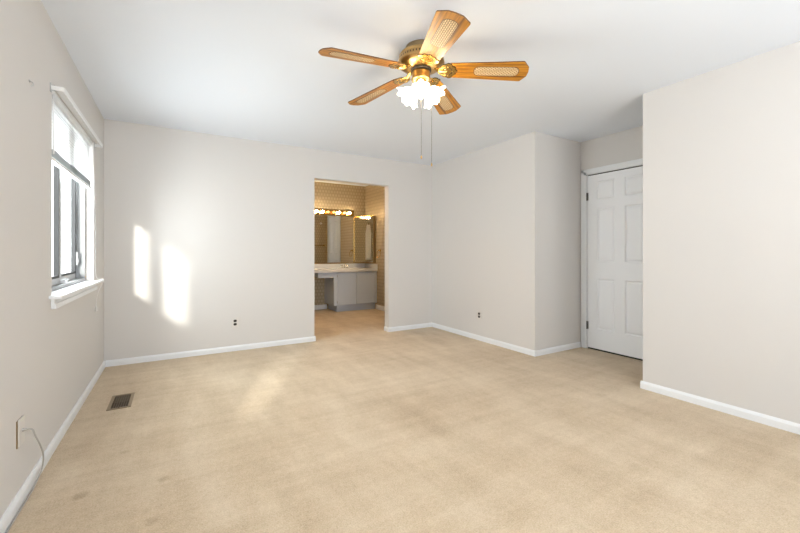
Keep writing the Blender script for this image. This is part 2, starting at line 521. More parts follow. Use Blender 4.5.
# window_2, the narrow window on the same wall beside the camera (its sun falls on the carpet)
win2 = bpy.data.objects.new('window_2', None); COL.objects.link(win2)
win2.location = (XL, W2[0], W2[2]); win2['_base'] = tuple(win2.location); win2['kind'] = 'structure'
a0, a1 = W2[0], W2[1]
obj('window_frame', B((XF - 0.05, -0.66, a0, a0 + 0.03, z0, z1), (XF - 0.05, -0.66, a1 - 0.03, a1, z0, z1),
                      (XF - 0.05, -0.66, a0, a1, z0, z0 + 0.03), (XF - 0.05, -0.66, a0, a1, z1 - 0.03, z1), bev=0.003), M['alu'], win2)
obj('pane', B((XF - 0.016, XF - 0.012, a0 + 0.03, a1 - 0.03, z0 + 0.03, z1 - 0.03)), M['glass'], win2)
obj('window_sill', B((-0.66, -0.545, a0 - 0.05, a1 + 0.05, 0.866, 0.885), bev=0.005), M['trim'], win2)
obj('window_shade', B((-0.640, -0.637, a0 + 0.004, a1 - 0.004, 1.52, 2.05), (-0.65, -0.63, a0 + 0.004, a1 - 0.004, 1.505, 1.522), (-0.655, -0.62, a0 + 0.004, a1 - 0.004, 2.045, 2.078)), M['shade'], win2)

# added_rear_window, unseen rear window with drawn shade, added to dress the fill lamp
added_win = bpy.data.objects.new('added_rear_window', None); COL.objects.link(added_win)
added_win.location = (W3[0], YREAR, W3[2]); added_win['_base'] = tuple(added_win.location); added_win['kind'] = 'structure'
obj('window_frame', B((W3[0], W3[0] + 0.04, YREAR - 0.12, YREAR - 0.05, W3[2], W3[3]), (W3[1] - 0.04, W3[1], YREAR - 0.12, YREAR - 0.05, W3[2], W3[3]),
                      (1.18, 1.22, YREAR - 0.12, YREAR - 0.05, W3[2], W3[3]),
                      (W3[0], W3[1], YREAR - 0.12, YREAR - 0.05, W3[2], W3[2] + 0.04), (W3[0], W3[1], YREAR - 0.12, YREAR - 0.05, W3[3] - 0.04, W3[3])), M['vinyl'], added_win)
obj('pane', B((W3[0] + 0.04, W3[1] - 0.04, YREAR - 0.09, YREAR - 0.086, W3[2] + 0.04, W3[3] - 0.04)), M['glass'], added_win)
obj('window_shade', B((W3[0] + 0.004, W3[1] - 0.004, YREAR - 0.03, YREAR - 0.026, W3[2] + 0.004, W3[3] - 0.004)), M['shade'], added_win)

# ------------------------------------------------------------------ mini blind in window_1
bl = thing('mini_blind', 'white mini blind half raised in the upper window, above its sill', 'blind', (-0.628, 3.49, 2.078))
BY_0, BY_1 = 2.856, 4.126
obj('headrail', B((-0.650, -0.608, BY_0, BY_1, 2.040, 2.078), bev=0.003), M['rod'], bl)
bm = bmesh.new()
def slat(bm, zc, tilt, w=0.025):
    n = 5
    rows = []
    for k in range(n):
        u = (k / (n - 1) - 0.5) * w
        c = 0.0022 * (1 - (2 * k / (n - 1) - 1) ** 2)
        x = u * math.cos(tilt) - c * math.sin(tilt); z = u * math.sin(tilt) + c * math.cos(tilt)
        rows.append((bm.verts.new((-0.628 + x, BY_0 + 0.006, zc + z)), bm.verts.new((-0.628 + x, BY_1 - 0.006, zc + z))))
    for a, b in zip(rows, rows[1:]):
        f = bm.faces.new((a[0], b[0], b[1], a[1])); f.smooth = True
zc = 2.030
while zc > 1.745:
    slat(bm, zc, -1.36); zc -= 0.0195
obj('slats', bm, M['blind'], bl, recalc=False)
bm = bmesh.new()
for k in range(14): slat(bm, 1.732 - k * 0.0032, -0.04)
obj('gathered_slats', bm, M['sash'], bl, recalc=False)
obj('bottom_rail', B((-0.642, -0.614, BY_0 + 0.004, BY_1 - 0.004, 1.668, 1.686), bev=0.004), M['rod'], bl)
bm = bmesh.new()
tube(bm, [(-0.606, 2.91, 2.05), (-0.604, 2.91, 1.70)], 0.004, 8)
obj('tilt_wand', bm, M['rod'], bl)
bm = bmesh.new()
tube(bm, smooth_curve([(-0.606, 4.08, 2.05), (-0.596, 4.15, 1.70), (-0.592, 4.172, 1.2), (-0.590, 4.185, 0.92), (-0.538, 4.186, 0.885), (-0.575, 4.188, 0.78), (-0.592, 4.19, 0.66), (-0.592, 4.19, 0.60)]), 0.0022, 6)
c = obj('lift_cord', bm, M['rod'], bl)
bm = bmesh.new()
lathe(bm, [(0, 0.045), (0.004, 0.043), (0.006, 0.03), (0.010, 0.006), (0.009, 0), (0, 0)], 12, Matrix.Translation((-0.590, 4.19, 0.615)))
sub(c, 'tassel', bm, M['plate_white'])

# curtain rod (lock-seam rod with returns)
rd = thing('curtain_rod', 'bare white curtain rod mounted over the left wall window', 'curtain rod', (XL, 3.487, 2.052))
def strip(bm, pts, h, t, zc):
    """flat strip following xy points"""
    P = [Vector((*p, 0)) for p in pts]
    vsl = []
    for i, p in enumerate(P):
        d = (P[min(i + 1, len(P) - 1)] - P[max(i - 1, 0)]).normalized()
        n = Vector((d.y, -d.x, 0)) * t / 2
        vsl.append([bm.verts.new(p + n + Vector((0, 0, zc + dz))) for dz in (-h / 2, h / 2)] + [bm.verts.new(p - n + Vector((0, 0, zc + dz))) for dz in (h / 2, -h / 2)])
    for a, b in zip(vsl, vsl[1:]):
        for k in range(4): bm.faces.new((a[k], a[(k + 1) % 4], b[(k + 1) % 4], b[k]))
    bm.faces.new(vsl[0][::-1]); bm.faces.new(vsl[-1])
bm = bmesh.new()
RX = -0.541
strip(bm, [(XL + 0.004, 2.819), (RX - 0.014, 2.819), (RX - 0.004, 2.824), (RX, 2.834), (RX, 4.140), (RX - 0.004, 4.150), (RX - 0.014, 4.154), (XL + 0.004, 4.154)], 0.024, 0.007, 2.052)
obj('rod', bm, M['rod'], rd)
for yy in (2.819, 4.154):
    obj('bracket', B((XL, XL + 0.005, yy - 0.010, yy + 0.010, 2.027, 2.077), (XL + 0.005, XL + 0.022, yy - 0.003, yy + 0.003, 2.036, 2.068), bev=0.001), M['steel'], rd)

# small cup hook in the wall left of the window
bm = bmesh.new()
tube(bm, smooth_curve([(XL, 0, 0.010), (XL + 0.008, 0, 0.010), (XL + 0.014, 0, 0.004), (XL + 0.013, 0, -0.006), (XL + 0.006, 0, -0.012)]), 0.0022, 8)
lathe(bm, [(0, 0.003), (0.006, 0.003), (0.007, 0), (0, 0)], 12, Matrix.Translation((XL, 0, 0.012)) @ Matrix.Rotation(PI / 2, 4, 'Y'))
hk = obj('cup_hook', bm, M['steel'], None); hk.location = (0, 2.464, 1.937)
tag(hk, 'small bare metal hook screwed into left wall near the window', 'hook')

# ------------------------------------------------------------------ door_1 (six-panel closet door)
door = bpy.data.objects.new('door_1', None); COL.objects.link(door)
door.location = (XD, D1, 0); door['_base'] = tuple(door.location); door['kind'] = 'structure'
def panel_door(bm, y0, y1, z0, z1, xf, xb, panels, inx):
    """leaf whose shown face is at x = xf; panels pressed in along +inx"""
    ys = sorted(set([y0, y1] + [v for p in panels for v in p[:2]])); zs = sorted(set([z0, z1] + [v for p in panels for v in p[2:]]))
    g = {(i, j): bm.verts.new((xf, y, z)) for i, y in enumerate(ys) for j, z in enumerate(zs)}
    pf = []
    for i in range(len(ys) - 1):
        for j in range(len(zs) - 1):
            q = [g[i, j], g[i, j + 1], g[i + 1, j + 1], g[i + 1, j]]
            f = bm.faces.new(q if inx > 0 else q[::-1])
            cy, cz = (ys[i] + ys[i + 1]) / 2, (zs[j] + zs[j + 1]) / 2
            if any(p[0] < cy < p[1] and p[2] < cz < p[3] for p in panels): pf.append(f)
    bmesh.ops.recalc_face_normals(bm, faces=bm.faces)
    for f in bm.faces: f.normal_update()
    if pf[0].normal.x * inx > 0: bmesh.ops.reverse_faces(bm, faces=list(bm.faces))
    bmesh.ops.inset_individual(bm, faces=pf, thickness=0.014, depth=-0.011)
    bmesh.ops.inset_individual(bm, faces=pf, thickness=0.008, depth=0)
    bmesh.ops.inset_individual(bm, faces=pf, thickness=0.024, depth=0.008)
    lo, hi = sorted((xf + inx * 0.013, xb))
    box(bm, lo, hi, y0, y1, z0, z1)
    for (ya, yb, za, zb) in ((y0, y0 + 0.004, z0, z1), (y1 - 0.004, y1, z0, z1), (y0, y1, z0, z0 + 0.004), (y0, y1, z1 - 0.004, z1)):
        l2, h2 = sorted((xf + inx * 0.0005, xf + inx * 0.014))
        box(bm, l2, h2, ya, yb, za, zb)
LY0, LY1 = D0 + 0.016, D1 - 0.012
def six(y0, y1):
    w = (y1 - y0)
    cols = [(y0 + 0.115, y0 + w / 2 - 0.055), (y0 + w / 2 + 0.055, y1 - 0.115)]
    return [(a, b, c_, d_) for a, b in cols for c_, d_ in ((0.245, 0.825), (1.02, 1.635), (1.735, 1.945))]
bm = bmesh.new()
panel_door(bm, LY0, LY1, 0.018, 2.022, XD + 0.004, XD + 0.039, six(LY0, LY1), 1)
leaf = obj('door_leaf', bm, M['door'], door, recalc=False)
for hz in (0.275, 1.78):
    bm = bmesh.new()
    tube(bm, [(XD - 0.004, D1 - 0.006, hz - 0.046), (XD - 0.004, D1 - 0.006, hz + 0.046)], 0.0075, 12)
    box(bm, XD - 0.002, XD + 0.003, D1 - 0.022, D1 + 0.008, hz - 0.044, hz + 0.044)
    obj('hinge', bm, M['hinge'], door)
bm = bmesh.new()
lathe(bm, [(0, 0), (0.03, 0), (0.03, 0.008), (0.012, 0.012), (0.012, 0.03), (0.026, 0.04), (0.028, 0.055), (0.018, 0.066), (0, 0.068)], 24,
      Matrix.Translation((XD + 0.004, LY0 + 0.062, 0.93)) @ Matrix.Rotation(-PI / 2, 4, 'Y'))
sub(leaf, 'door_knob', bm, M['brass'])
bm = B((XD + 0.002, XD + 0.06, D0, LY0 - 0.004, 0, DZ), (XD + 0.002, XD + 0.06, LY1 + 0.005, D1, 0, DZ), (XD + 0.002, XD + 0.06, D0, D1, 2.034, DZ))
obj('door_jamb', bm, M['door'], door)
obj('threshold_gap', B((XD + 0.012, XD + 0.058, LY0, LY1, 0.0, 0.017), (XD + 0.012, XD + 0.058, LY0, LY1, 2.0225, 2.0335)), M['dark'], door)
def casing(bm, y0, y1, ztop, xw, nx, w=0.062, t=0.016):
    lo, hi = sorted((xw, xw + nx * t)); lo2, hi2 = sorted((xw, xw + nx * t * 0.7))
    box(bm, lo, hi, y1 + w * 0.45, y1 + w, 0, ztop + w, 0.003); box(bm, lo2, hi2, y1, y1 + w * 0.5, 0, ztop + w * 0.5, 0.002)
    box(bm, lo, hi, y0 - w, y0 - w * 0.45, 0, ztop + w, 0.003); box(bm, lo2, hi2, y0 - w * 0.5, y0, 0, ztop + w * 0.5, 0.002)
    box(bm, lo, hi, y0 - w, y1 + w, ztop + w * 0.45, ztop + w, 0.003); box(bm, lo2, hi2, y0 - w * 0.5, y1 + w * 0.5, ztop, ztop + w * 0.5, 0.002)
bm = bmesh.new(); casing(bm, D0 + 0.006, D1 - 0.002, DZ - 0.008, XD, -1)
obj('door_casing', bm, M['trim'], door)

# door_2: white door on the bathroom's right wall, seen in the mirror
door2 = bpy.data.objects.new('door_2', None); COL.objects.link(door2)
door2.location = (BX1, 5.0, 0); door2['_base'] = tuple(door2.location); door2['kind'] = 'structure'
bm = bmesh.new()
panel_door(bm, 5.03, 5.385, 0.015, 2.02, BX1 - 0.014, BX1 + 0.0, [(5.10, 5.315, 0.2, 0.95), (5.10, 5.315, 1.1, 1.9)], 1)
obj('door_leaf', bm, M['cabinet'], door2, recalc=False)
bm = bmesh.new()
panel_door(bm, 5.395, 5.75, 0.015, 2.02, BX1 - 0.014, BX1 + 0.0, [(5.465, 5.68, 0.2, 0.95), (5.465, 5.68, 1.1, 1.9)], 1)
obj('door_leaf', bm, M['cabinet'], door2, recalc=False)
bm = bmesh.new(); casing(bm, 5.02, 5.76, 2.03, BX1, -1, t=0.022); obj('door_casing', bm, M['cabinet'], door2)

# ------------------------------------------------------------------ outlets
def outlet(label, base, rotz):
    o = thing('electrical_outlet', label, 'outlet', base, 'duplex outlets'); o.rotation_euler = (0, 0, rotz)
    bm = B((-0.035, 0.035, -0.006, 0, -0.057, 0.057), bev=0.003)
    obj('cover_plate', bm, M['plate'], o, loc=(0, 0, 0))
    for s in (-1, 1):
        bm = bmesh.new()
        out = []
        for k in range(24):
            a = 2 * PI * k / 24
            out.append((0.0175 * math.cos(a), max(-0.0135, min(0.0135, 0.0175 * math.sin(a)))))
        prism(bm, out, 0, 0.004)
        for v in bm.verts: v.co = Vector((v.co.x, -0.006 - v.co.z, v.co.y + s * 0.0195))
        r = obj('receptacle', bm, M['receptacle'], o, loc=(0, 0, 0))
        bm = bmesh.new()
        for dx in (-0.006, 0.006): box(bm, dx - 0.001, dx + 0.001, -0.0106, -0.009, s * 0.0195 + 0.000, s * 0.0195 + 0.009)
        lathe(bm, [(0, 0), (0.0026, 0), (0.0026, 0.0006), (0, 0.0006)], 10, Matrix.Translation((0, -0.010, s * 0.0195 - 0.007)) @ Matrix.Rotation(PI / 2, 4, 'X'))
        me = bpy.data.meshes.new('slots'); bm.to_mesh(me); bm.free(); me.materials.append(M['slot'])
        so = bpy.data.objects.new('slots', me); COL.objects.link(so); so.parent = r
    bm = bmesh.new()
    lathe(bm, [(0, 0.0012), (0.002, 0.001), (0.003, 0), (0, 0)], 12, Matrix.Translation((0, -0.0058, 0)) @ Matrix.Rotation(PI / 2, 4, 'X'))
    obj('plate_screw', bm, M['steel'], o, loc=(0, 0, 0))
outlet('dark duplex outlet low on the back wall left of the doorway', (0.591, YB, 0.325), 0)
outlet('dark duplex outlet low on the wall right of the doorway corner', (XC, 3.639, 0.322), -PI / 2)

# coax plate and cable
cp = thing('cable_plate', 'pale wall plate with cable jack low on the left wall', 'wall plate', (XL, 2.335, 0.325))
obj('cover_plate', B((XL + 0.003, XL + 0.008, 2.298, 2.372, 0.265, 0.385), bev=0.002), M['plate'], cp)
obj('plate_shadow_gap', B((XL, XL + 0.004, 2.291, 2.366, 0.262, 0.382)), M['bronze'], cp)  # dark slab painting the shadow gap at the plate's near edge
bm = bmesh.new()
lathe(bm, [(0.0, 0), (0.008, 0), (0.008, 0.006), (0.005, 0.007), (0.005, 0.016), (0, 0.016)], 12, Matrix.Translation((XL + 0.006, 2.34, 0.325)) @ Matrix.Rotation(PI / 2, 4, 'Y'))
obj('jack', bm, M['steel'], cp)
bm = bmesh.new()
for dz in (-0.042, 0.042):
    bm = bmesh.new()
    lathe(bm, [(0, 0.0015), (0.002, 0.0013), (0.003, 0), (0, 0)], 10, Matrix.Translation((XL + 0.0065, 2.335, 0.325 + dz)) @ Matrix.Rotation(PI / 2, 4, 'Y'))
    obj('plate_screw', bm, M['steel'], cp)
bm = bmesh.new()
tube(bm, smooth_curve([(XL + 0.022, 2.340, 0.325), (XL + 0.042, 2.335, 0.322), (-0.552, 2.352, 0.285), (-0.548, 2.41, 0.215), (-0.553, 2.48, 0.135), (-0.566, 2.52, 0.06),
                       (-0.577, 2.50, 0.020), (-0.578, 2.42, 0.006), (-0.579, 2.30, 0.005), (-0.580, 2.10, 0.005), (-0.580, 1.85, 0.005)], 10), 0.0032, 8)
tag(obj('coaxial_cable', bm, M['cable']), 'thin grey cable curving from the wall plate down to the carpet', 'cable')

# ------------------------------------------------------------------ floor register
rg = thing('floor_register', 'brown metal floor vent set in the carpet by the left wall', 'vent', (-0.348, 3.53, 0))
RX0, RX1, RY0, RY1 = -0.420, -0.276, 3.372, 3.690
f = 0.021
obj('frame', B((RX0, RX0 + f, RY0, RY1, 0, 0.006), (RX1 - f, RX1, RY0, RY1, 0, 0.006), (RX0 + f, RX1 - f, RY0, RY0 + f, 0, 0.006), (RX0 + f, RX1 - f, RY1 - f, RY1, 0, 0.006), bev=0.002), M['register_frame'], rg)
obj('duct_well', B((RX0 + f, RX1 - f, RY0 + f, RY1 - f, 0.0005, 0.0012)), M['slot'], rg)
bm = bmesh.new()
ymid = RY0 + f + (RY1 - RY0 - 2 * f) * 0.46
n = 7
for k in range(1, n):                       # long bars
    x = RX0 + f + (RX1 - RX0 - 2 * f) * k / n
    box(bm, x - 0.0018, x + 0.0018, RY0 + f, RY1 - f, 0.002, 0.005)
for k in range(1, 12):                      # cross bars
    y = RY0 + f + (RY1 - RY0 - 2 * f) * k / 12
    box(bm, RX0 + f, RX1 - f, y - 0.0025, y + 0.0025, 0.0015, 0.0048)
obj('grille', bm, M['register'], rg)
obj('damper', B((RX0 + f, RX1 - f, ymid, RY1 - f, 0.0014, 0.0022)), M['register'], rg)
bm = bmesh.new(); box(bm, -0.352, -0.344, RY0 + 0.004, RY0 + 0.018, 0.006, 0.012, 0.002)
obj('damper_lever', bm, M['register'], rg)

# ------------------------------------------------------------------ ceiling fan
FX, FY = 1.356, 2.012
fan = thing('ceiling_fan', 'brass ceiling fan with five cane-inset oak blades and lit tulip shades', 'ceiling fan', (FX, FY, ZC))
def fobj(name, bm, mats, parent=fan, rot=None):
    bmesh.ops.recalc_face_normals(bm, faces=bm.faces)
    me = bpy.data.meshes.new(name); bm.to_mesh(me); bm.free()
    for m in (mats if isinstance(mats, (list, tuple)) else [mats]): me.materials.append(m)
    o = bpy.data.objects.new(name, me); COL.objects.link(o); o.parent = parent
    if rot: o.rotation_euler = rot
    return o
def place(o, **k):
    for a, v in k.items(): setattr(o, a, v)
    return o
# local z: 0 at the ceiling
bm = bmesh.new()
lathe(bm, [(0, 0), (0.098, 0), (0.100, -0.006), (0.096, -0.018), (0.092, -0.030), (0.092, -0.045), (0, -0.045)], 40)
fobj('canopy', bm, M['bronze'])
bm = bmesh.new()
def groove(i, a): return (0.0, 0.0)
lathe(bm, [(0, -0.044), (0.118, -0.044), (0.132, -0.047), (0.140, -0.054), (0.143, -0.066), (0.140, -0.070), (0.143, -0.074), (0.148, -0.098), (0.150, -0.104), (0.147, -0.109),
           (0.143, -0.113), (0.128, -0.124), (0.104, -0.134), (0.082, -0.139), (0.070, -0.140), (0, -0.140)], 56)
mh = fobj('motor_housing', bm, M['antique'])
bm = bmesh.new()
for k in range(48):                          # cooling slots round the upper band
    a = 2 * PI * k / 48
    c_, s_ = math.cos(a), math.sin(a)
    q = [(0.1445, -0.003, -0.079), (0.1445, 0.003, -0.079), (0.1470, 0.003, -0.092), (0.1470, -0.003, -0.092)]
    bm.faces.new([bm.verts.new(((r + 0.0006) * c_ - t * s_, (r + 0.0006) * s_ + t * c_, z)) for r, t, z in q])
fobj('cooling_slots', bm, M['brass_dark'], mh)
bm = bmesh.new()
lathe(bm, [(0, -0.139), (0.066, -0.139), (0.066, -0.150), (0, -0.150)], 32)
fobj('flywheel', bm, M['brass_dark'])
bm = bmesh.new()
lathe(bm, [(0, -0.148), (0.046, -0.150), (0.056, -0.156), (0.058, -0.166), (0.058, -0.196), (0.062, -0.200), (0.062, -0.208), (0.056, -0.214), (0.030, -0.222), (0, -0.224)], 40)
fobj('switch_housing', bm, M['antique'])

# blades: outline in local x (radial) / y
ZB = -0.190
DROOP = math.radians(4.2)
R0, R1 = 0.152, 0.664
def blade_outline():
    w0, w1 = 0.064, 0.089
    pts = [(R0, -0.036), (R0 + 0.012, -0.050), (R0 + 0.035, -w0)]
    pts += [(R1 - 0.042, -w1), (R1 - 0.034, -w1 + 0.003), (R1 - 0.008, -0.048), (R1 - 0.002, -0.038)]
    top = [(R1 + 0.002, 0.0)] + [(x, -y) for x, y in pts[::-1]]
    return pts + top
def plate_outline():
    """scalloped blade-iron plate"""
    half = [(0.112, 0.012), (0.125, 0.022), (0.133, 0.038), (0.145, 0.046), (0.159, 0.048), (0.171, 0.054), (0.185, 0.052), (0.193, 0.044), (0.197, 0.034),
            (0.209, 0.031), (0.217, 0.022), (0.213, 0.012), (0.225, 0.004)]
    half = [(x, y * 1.22) for x, y in half]
    return half + [(x, -y) for x, y in half[::-1]]
def scallop_lines(bm, s=0.84, dz=0.0):
    o = plate_outline(); cx = 0.165
    a = [((x - cx) * s + cx, y * s) for x, y in o]
    b = [((x - cx) * (s - 0.09) + cx, y * (s - 0.09)) for x, y in o]
    n = len(a)
    va = [bm.verts.new((x, y, dz)) for x, y in a]; vb = [bm.verts.new((x, y, dz)) for x, y in b]
    for i in range(n - 1): bm.faces.new((va[i], va[i + 1], vb[i + 1], vb[i]))
PITCH = math.radians(-12.5)
RP = Matrix.Translation((R1, 0, ZB)) @ Matrix.Rotation(DROOP, 4, 'Y') @ Matrix.Translation((-R1, 0, 0)) @ Matrix.Rotation(PITCH, 4, 'X')
meshes = {}
def shared(name, build, mats):
    if name not in meshes:
        bm = bmesh.new(); build(bm); bmesh.ops.recalc_face_normals(bm, faces=bm.faces)
        me = bpy.data.meshes.new(name); bm.to_mesh(me); bm.free()
        for m in mats: me.materials.append(m)
        meshes[name] = me
    o = bpy.data.objects.new(name, meshes[name]); COL.objects.link(o)
    return o
def b_blade(bm):
    prism(bm, blade_outline(), -0.003, 0.003, 0, 1)
def b_cane(bm):
    x0, x1, w, r = 0.335, 0.605, 0.038, 0.030
    pts = []
    for cx, cy, a0 in ((x1 - r, -w + r, -90), (x1 - r, w - r, 0), (x0 + r, w - r, 90), (x0 + r, -w + r, 180)):
        for k in range(7):
            a = math.radians(a0 + 15 * k); pts.append((cx + r * math.cos(a), cy + r * math.sin(a)))
    prism(bm, pts, -0.0042, 0.0042)
def b_groove(bm):
    x0, x1, w, r = 0.331, 0.609, 0.042, 0.033
    pts = []
    for cx, cy, a0 in ((x1 - r, -w + r, -90), (x1 - r, w - r, 0), (x0 + r, w - r, 90), (x0 + r, -w + r, 180)):
        for k in range(7):
            a = math.radians(a0 + 15 * k); pts.append((cx + r * math.cos(a), cy + r * math.sin(a)))
    prism(bm, pts, -0.0034, 0.0034)
def b_iron(bm):
    prism(bm, plate_outline(), -0.0075, -0.0035)
    tube(bm, smooth_curve([(0.060, 0, 0.018), (0.085, 0, 0.016), (0.100, 0, 0.006), (0.115, 0, -0.004), (0.140, 0, -0.008), (0.165, 0, -0.009)]), 0.01,
         10, radii=None, flat=1.5)
    for s in (-1, 1):                       # scroll arms
        tube(bm, smooth_curve([(0.095, 0, 0.008), (0.110, s * 0.014, -0.004), (0.125, s * 0.028, -0.007), (0.145, s * 0.036, -0.008), (0.158, s * 0.026, -0.009), (0.146, s * 0.018, -0.009)]), 0.0055, 8)
    for x, y in ((0.170, 0.040), (0.170, -0.040), (0.200, 0.0)):
        lathe(bm, [(0, -0.011), (0.004, -0.0105), (0.006, -0.0075), (0, -0.007)], 12, Matrix.Translation((x, y, 0)))
def b_iron_lines(bm):
    prism(bm, [((x - 0.165) * 1.08 + 0.165, y * 1.08) for x, y in plate_outline()], -0.0040, -0.0031)
    scallop_lines(bm, 0.62, -0.0078)
for k in range(5):
    a = 5.6283 + k * 2 * PI / 5
    bl_ = shared('blade', b_blade, [M['oak'], M['oak_edge']]); bl_.parent = fan
    bl_.matrix_local = Matrix.Rotation(a, 4, 'Z') @ RP
    for nm, fn, mm in (('cane_border', b_groove, [M['oak_edge']]), ('cane_inset', b_cane, [M['cane']]), ('blade_iron', b_iron, [M['brass']]), ('iron_engraving', b_iron_lines, [M['brass_dark']])):
        c = shared(nm, fn, mm); c.parent = bl_

# light kit
bm = bmesh.new()
lathe(bm, [(0, -0.220), (0.034, -0.222), (0.042, -0.230), (0.042, -0.262), (0.034, -0.274), (0.016, -0.290), (0.010, -0.302), (0, -0.305)], 32)
fobj('light_fitter', bm, M['brass'])
def flute(i, a):
    s = max(0.0, (i - 2) / 6.0)
    return (0.0095 * s * math.cos(6 * a) if i >= 2 else 0, 0.010 * s * s * math.cos(6 * a + 0.4))
NS = 5
for k in range(NS):
    a = math.radians(236) + k * 2 * PI / NS
    RZ = Matrix.Rotation(a, 4, 'Z')
    bm = bmesh.new()
    tube(bm, smooth_curve([RZ @ Vector(p) for p in ((0.030, 0, -0.250), (0.044, 0, -0.250), (0.054, 0, -0.258), (0.060, 0, -0.268))]), 0.007, 10)
    arm = fobj('lamp_arm', bm, M['brass'])
    TM = RZ @ Matrix.Translation((0.056, 0, -0.266)) @ Matrix.Rotation(PI - math.radians(52), 4, 'Y') @ Matrix.Scale(0.77, 4)     # +z runs out of the mouth
    bm = bmesh.new()
    lathe(bm, [(0, -0.004), (0.018, -0.004), (0.021, 0.002), (0.021, 0.018), (0.018, 0.020), (0, 0.020)], 24, TM)
    fobj('lamp_socket', bm, M['brass'], arm)
    bm = bmesh.new()
    lathe(bm, [(0.019, 0.010), (0.023, 0.018), (0.030, 0.028), (0.036, 0.042), (0.039, 0.058), (0.041, 0.074), (0.047, 0.088), (0.058, 0.100), (0.068, 0.105)], 48, TM, wave=flute)
    sh = fobj('lamp_shade', bm, M['tulip'])
    bm = bmesh.new()
    lathe(bm, [(0, 0.018), (0.010, 0.020), (0.012, 0.030), (0.020, 0.046), (0.022, 0.058), (0.016, 0.072), (0, 0.080)], 20, TM)
    fobj('bulb', bm, M['bulb_fan'], sh)
def chain(x, y, ztop, zbot):
    bm = bmesh.new()
    tube(bm, [(x, y, ztop), (x, y, zbot)], 0.0009, 5)
    z = ztop
    while z > zbot:
        lathe(bm, [(0, 0.0022), (0.0022, 0), (0, -0.0022)], 6, Matrix.Translation((x, y, z))); z -= 0.0075
    c = fobj('pull_chain', bm, M['hinge'])
    bm = bmesh.new()
    lathe(bm, [(0, 0.010), (0.003, 0.008), (0.0055, 0), (0.0055, -0.008), (0.003, -0.012), (0, -0.013)], 12, Matrix.Translation((x, y, zbot)))
    fobj('chain_knob', bm, M['antique'], c)
cr = Vector((math.cos(YAW), -math.sin(YAW), 0))
chain(0.002, 0.0, -0.303, -0.700)
chain(0.068 * cr.x, 0.068 * cr.y, -0.206, -0.748)

# ------------------------------------------------------------------ bathroom vanity
YV = 6.685
va = thing('vanity_cabinet', 'pale grey two-door vanity cabinet below the bathroom mirror', 'vanity', (3.0, 6.95, 0))
CX0, CX1 = 2.552, 3.448
obj('carcass', B((CX0, CX0 + 0.016, YV + 0.018, BY1 - 0.002, 0.125, 0.752), (CX1 - 0.016, CX1, YV + 0.018, BY1 - 0.002, 0.125, 0.752),
                 (CX0 + 0.016, CX1 - 0.016, YV + 0.018, BY1 - 0.002, 0.125, 0.141), (CX0 + 0.016, CX1 - 0.016, BY1 - 0.012, BY1 - 0.002, 0.141, 0.752)), M['cabinet'], va)
obj('toe_kick', B((2.632, CX1 - 0.002, 6.755, BY1 - 0.006, 0, 0.125)), M['cabinet'], va)
for sx in ((CX0, 2.612), (3.395, CX1)):
    obj('stile', B((*sx, YV, YV + 0.018, 0.125, 0.752), bev=0.001), M['cabinet'], va)
def vdoor(x0, x1):
    d = obj('cabinet_door', B((x0, x1, YV - 0.002, YV + 0.017, 0.130, 0.742), bev=0.003), M['cabinet'], va)
    return d
vdoor(2.6165, 3.000); vdoor(3.006, 3.391)
for zz in (0.19, 0.68):
    bm = bmesh.new()
    tube(bm, [(2.614, YV - 0.002, zz - 0.02), (2.614, YV - 0.002, zz + 0.02)], 0.004, 8)
    obj('hinge', bm, M['hinge'], va)
obj('knee_drawer', B((2.245, 2.551, YV, YV + 0.016, 0.655, 0.752), (2.255, 2.545, YV + 0.016, BY1 - 0.05, 0.668, 0.74), bev=0.002), M['cabinet'], va)

# countertop with integral basin
ct = thing('vanity_countertop', 'white marble-look vanity top with low backsplash', 'countertop', (2.2, 6.93, 0.752))
bm = bmesh.new()
TX0, TX1, TY0, TY1, TZ0, TZ1 = BX0 + 0.002, 3.448, 6.65, BY1 - 0.002, 0.754, 0.806
ex, ey, ea, eb = 2.92, 6.90, 0.235, 0.165
N_ = 48
inner, outer = [], []
hx = [(2.55, TY0), (TX1, TY0), (TX1, TY1), (2.55, TY1)]
for k in range(N_):
    a = 2 * PI * k / N_
    c_, s_ = math.cos(a), math.sin(a)
    ts = []
    if c_ > 1e-9: ts.append((TX1 - ex) / c_)
    if c_ < -1e-9: ts.append((2.55 - ex) / c_)
    if s_ > 1e-9: ts.append((TY1 - ey) / s_)
    if s_ < -1e-9: ts.append((TY0 - ey) / s_)
    t = min(ts)
    outer.append([ex + c_ * t, ey + s_ * t]); inner.append((ex + ea * c_, ey + eb * s_))
for cx, cy in hx:                            # snap the nearest ray to each corner
    j = min(range(N_), key=lambda q: (outer[q][0] - cx) ** 2 + (outer[q][1] - cy) ** 2); outer[j] = [cx, cy]
vi = [bm.verts.new((x, y, TZ1)) for x, y in inner]; vo = [bm.verts.new((x, y, TZ1)) for x, y in outer]
vl = [bm.verts.new((x, y, TZ0)) for x, y in outer]
for k in range(N_):
    k2 = (k + 1) % N_
    bm.faces.new((vo[k], vo[k2], vi[k2], vi[k])); bm.faces.new((vl[k], vl[k2], vo[k2], vo[k]))
box(bm, TX0, 2.55, TY0, TY1, TZ0, TZ1)
obj('top', bm, M['counter'], ct)
bm = bmesh.new()
lev = [(1.0, TZ1), (0.97, TZ1 - 0.012), (0.86, TZ1 - 0.07), (0.62, TZ1 - 0.115), (0.3, TZ1 - 0.13), (0.06, TZ1 - 0.133)]
rings = [[bm.verts.new((ex + ea * s_ * math.cos(2 * PI * k / N_), ey + eb * s_ * math.sin(2 * PI * k / N_), z)) for k in range(N_)] for s_, z in lev]
for a_, b_ in zip(rings, rings[1:]):
    for k in range(N_):
        f_ = bm.faces.new((a_[k], a_[(k + 1) % N_], b_[(k + 1) % N_], b_[k])); f_.smooth = True
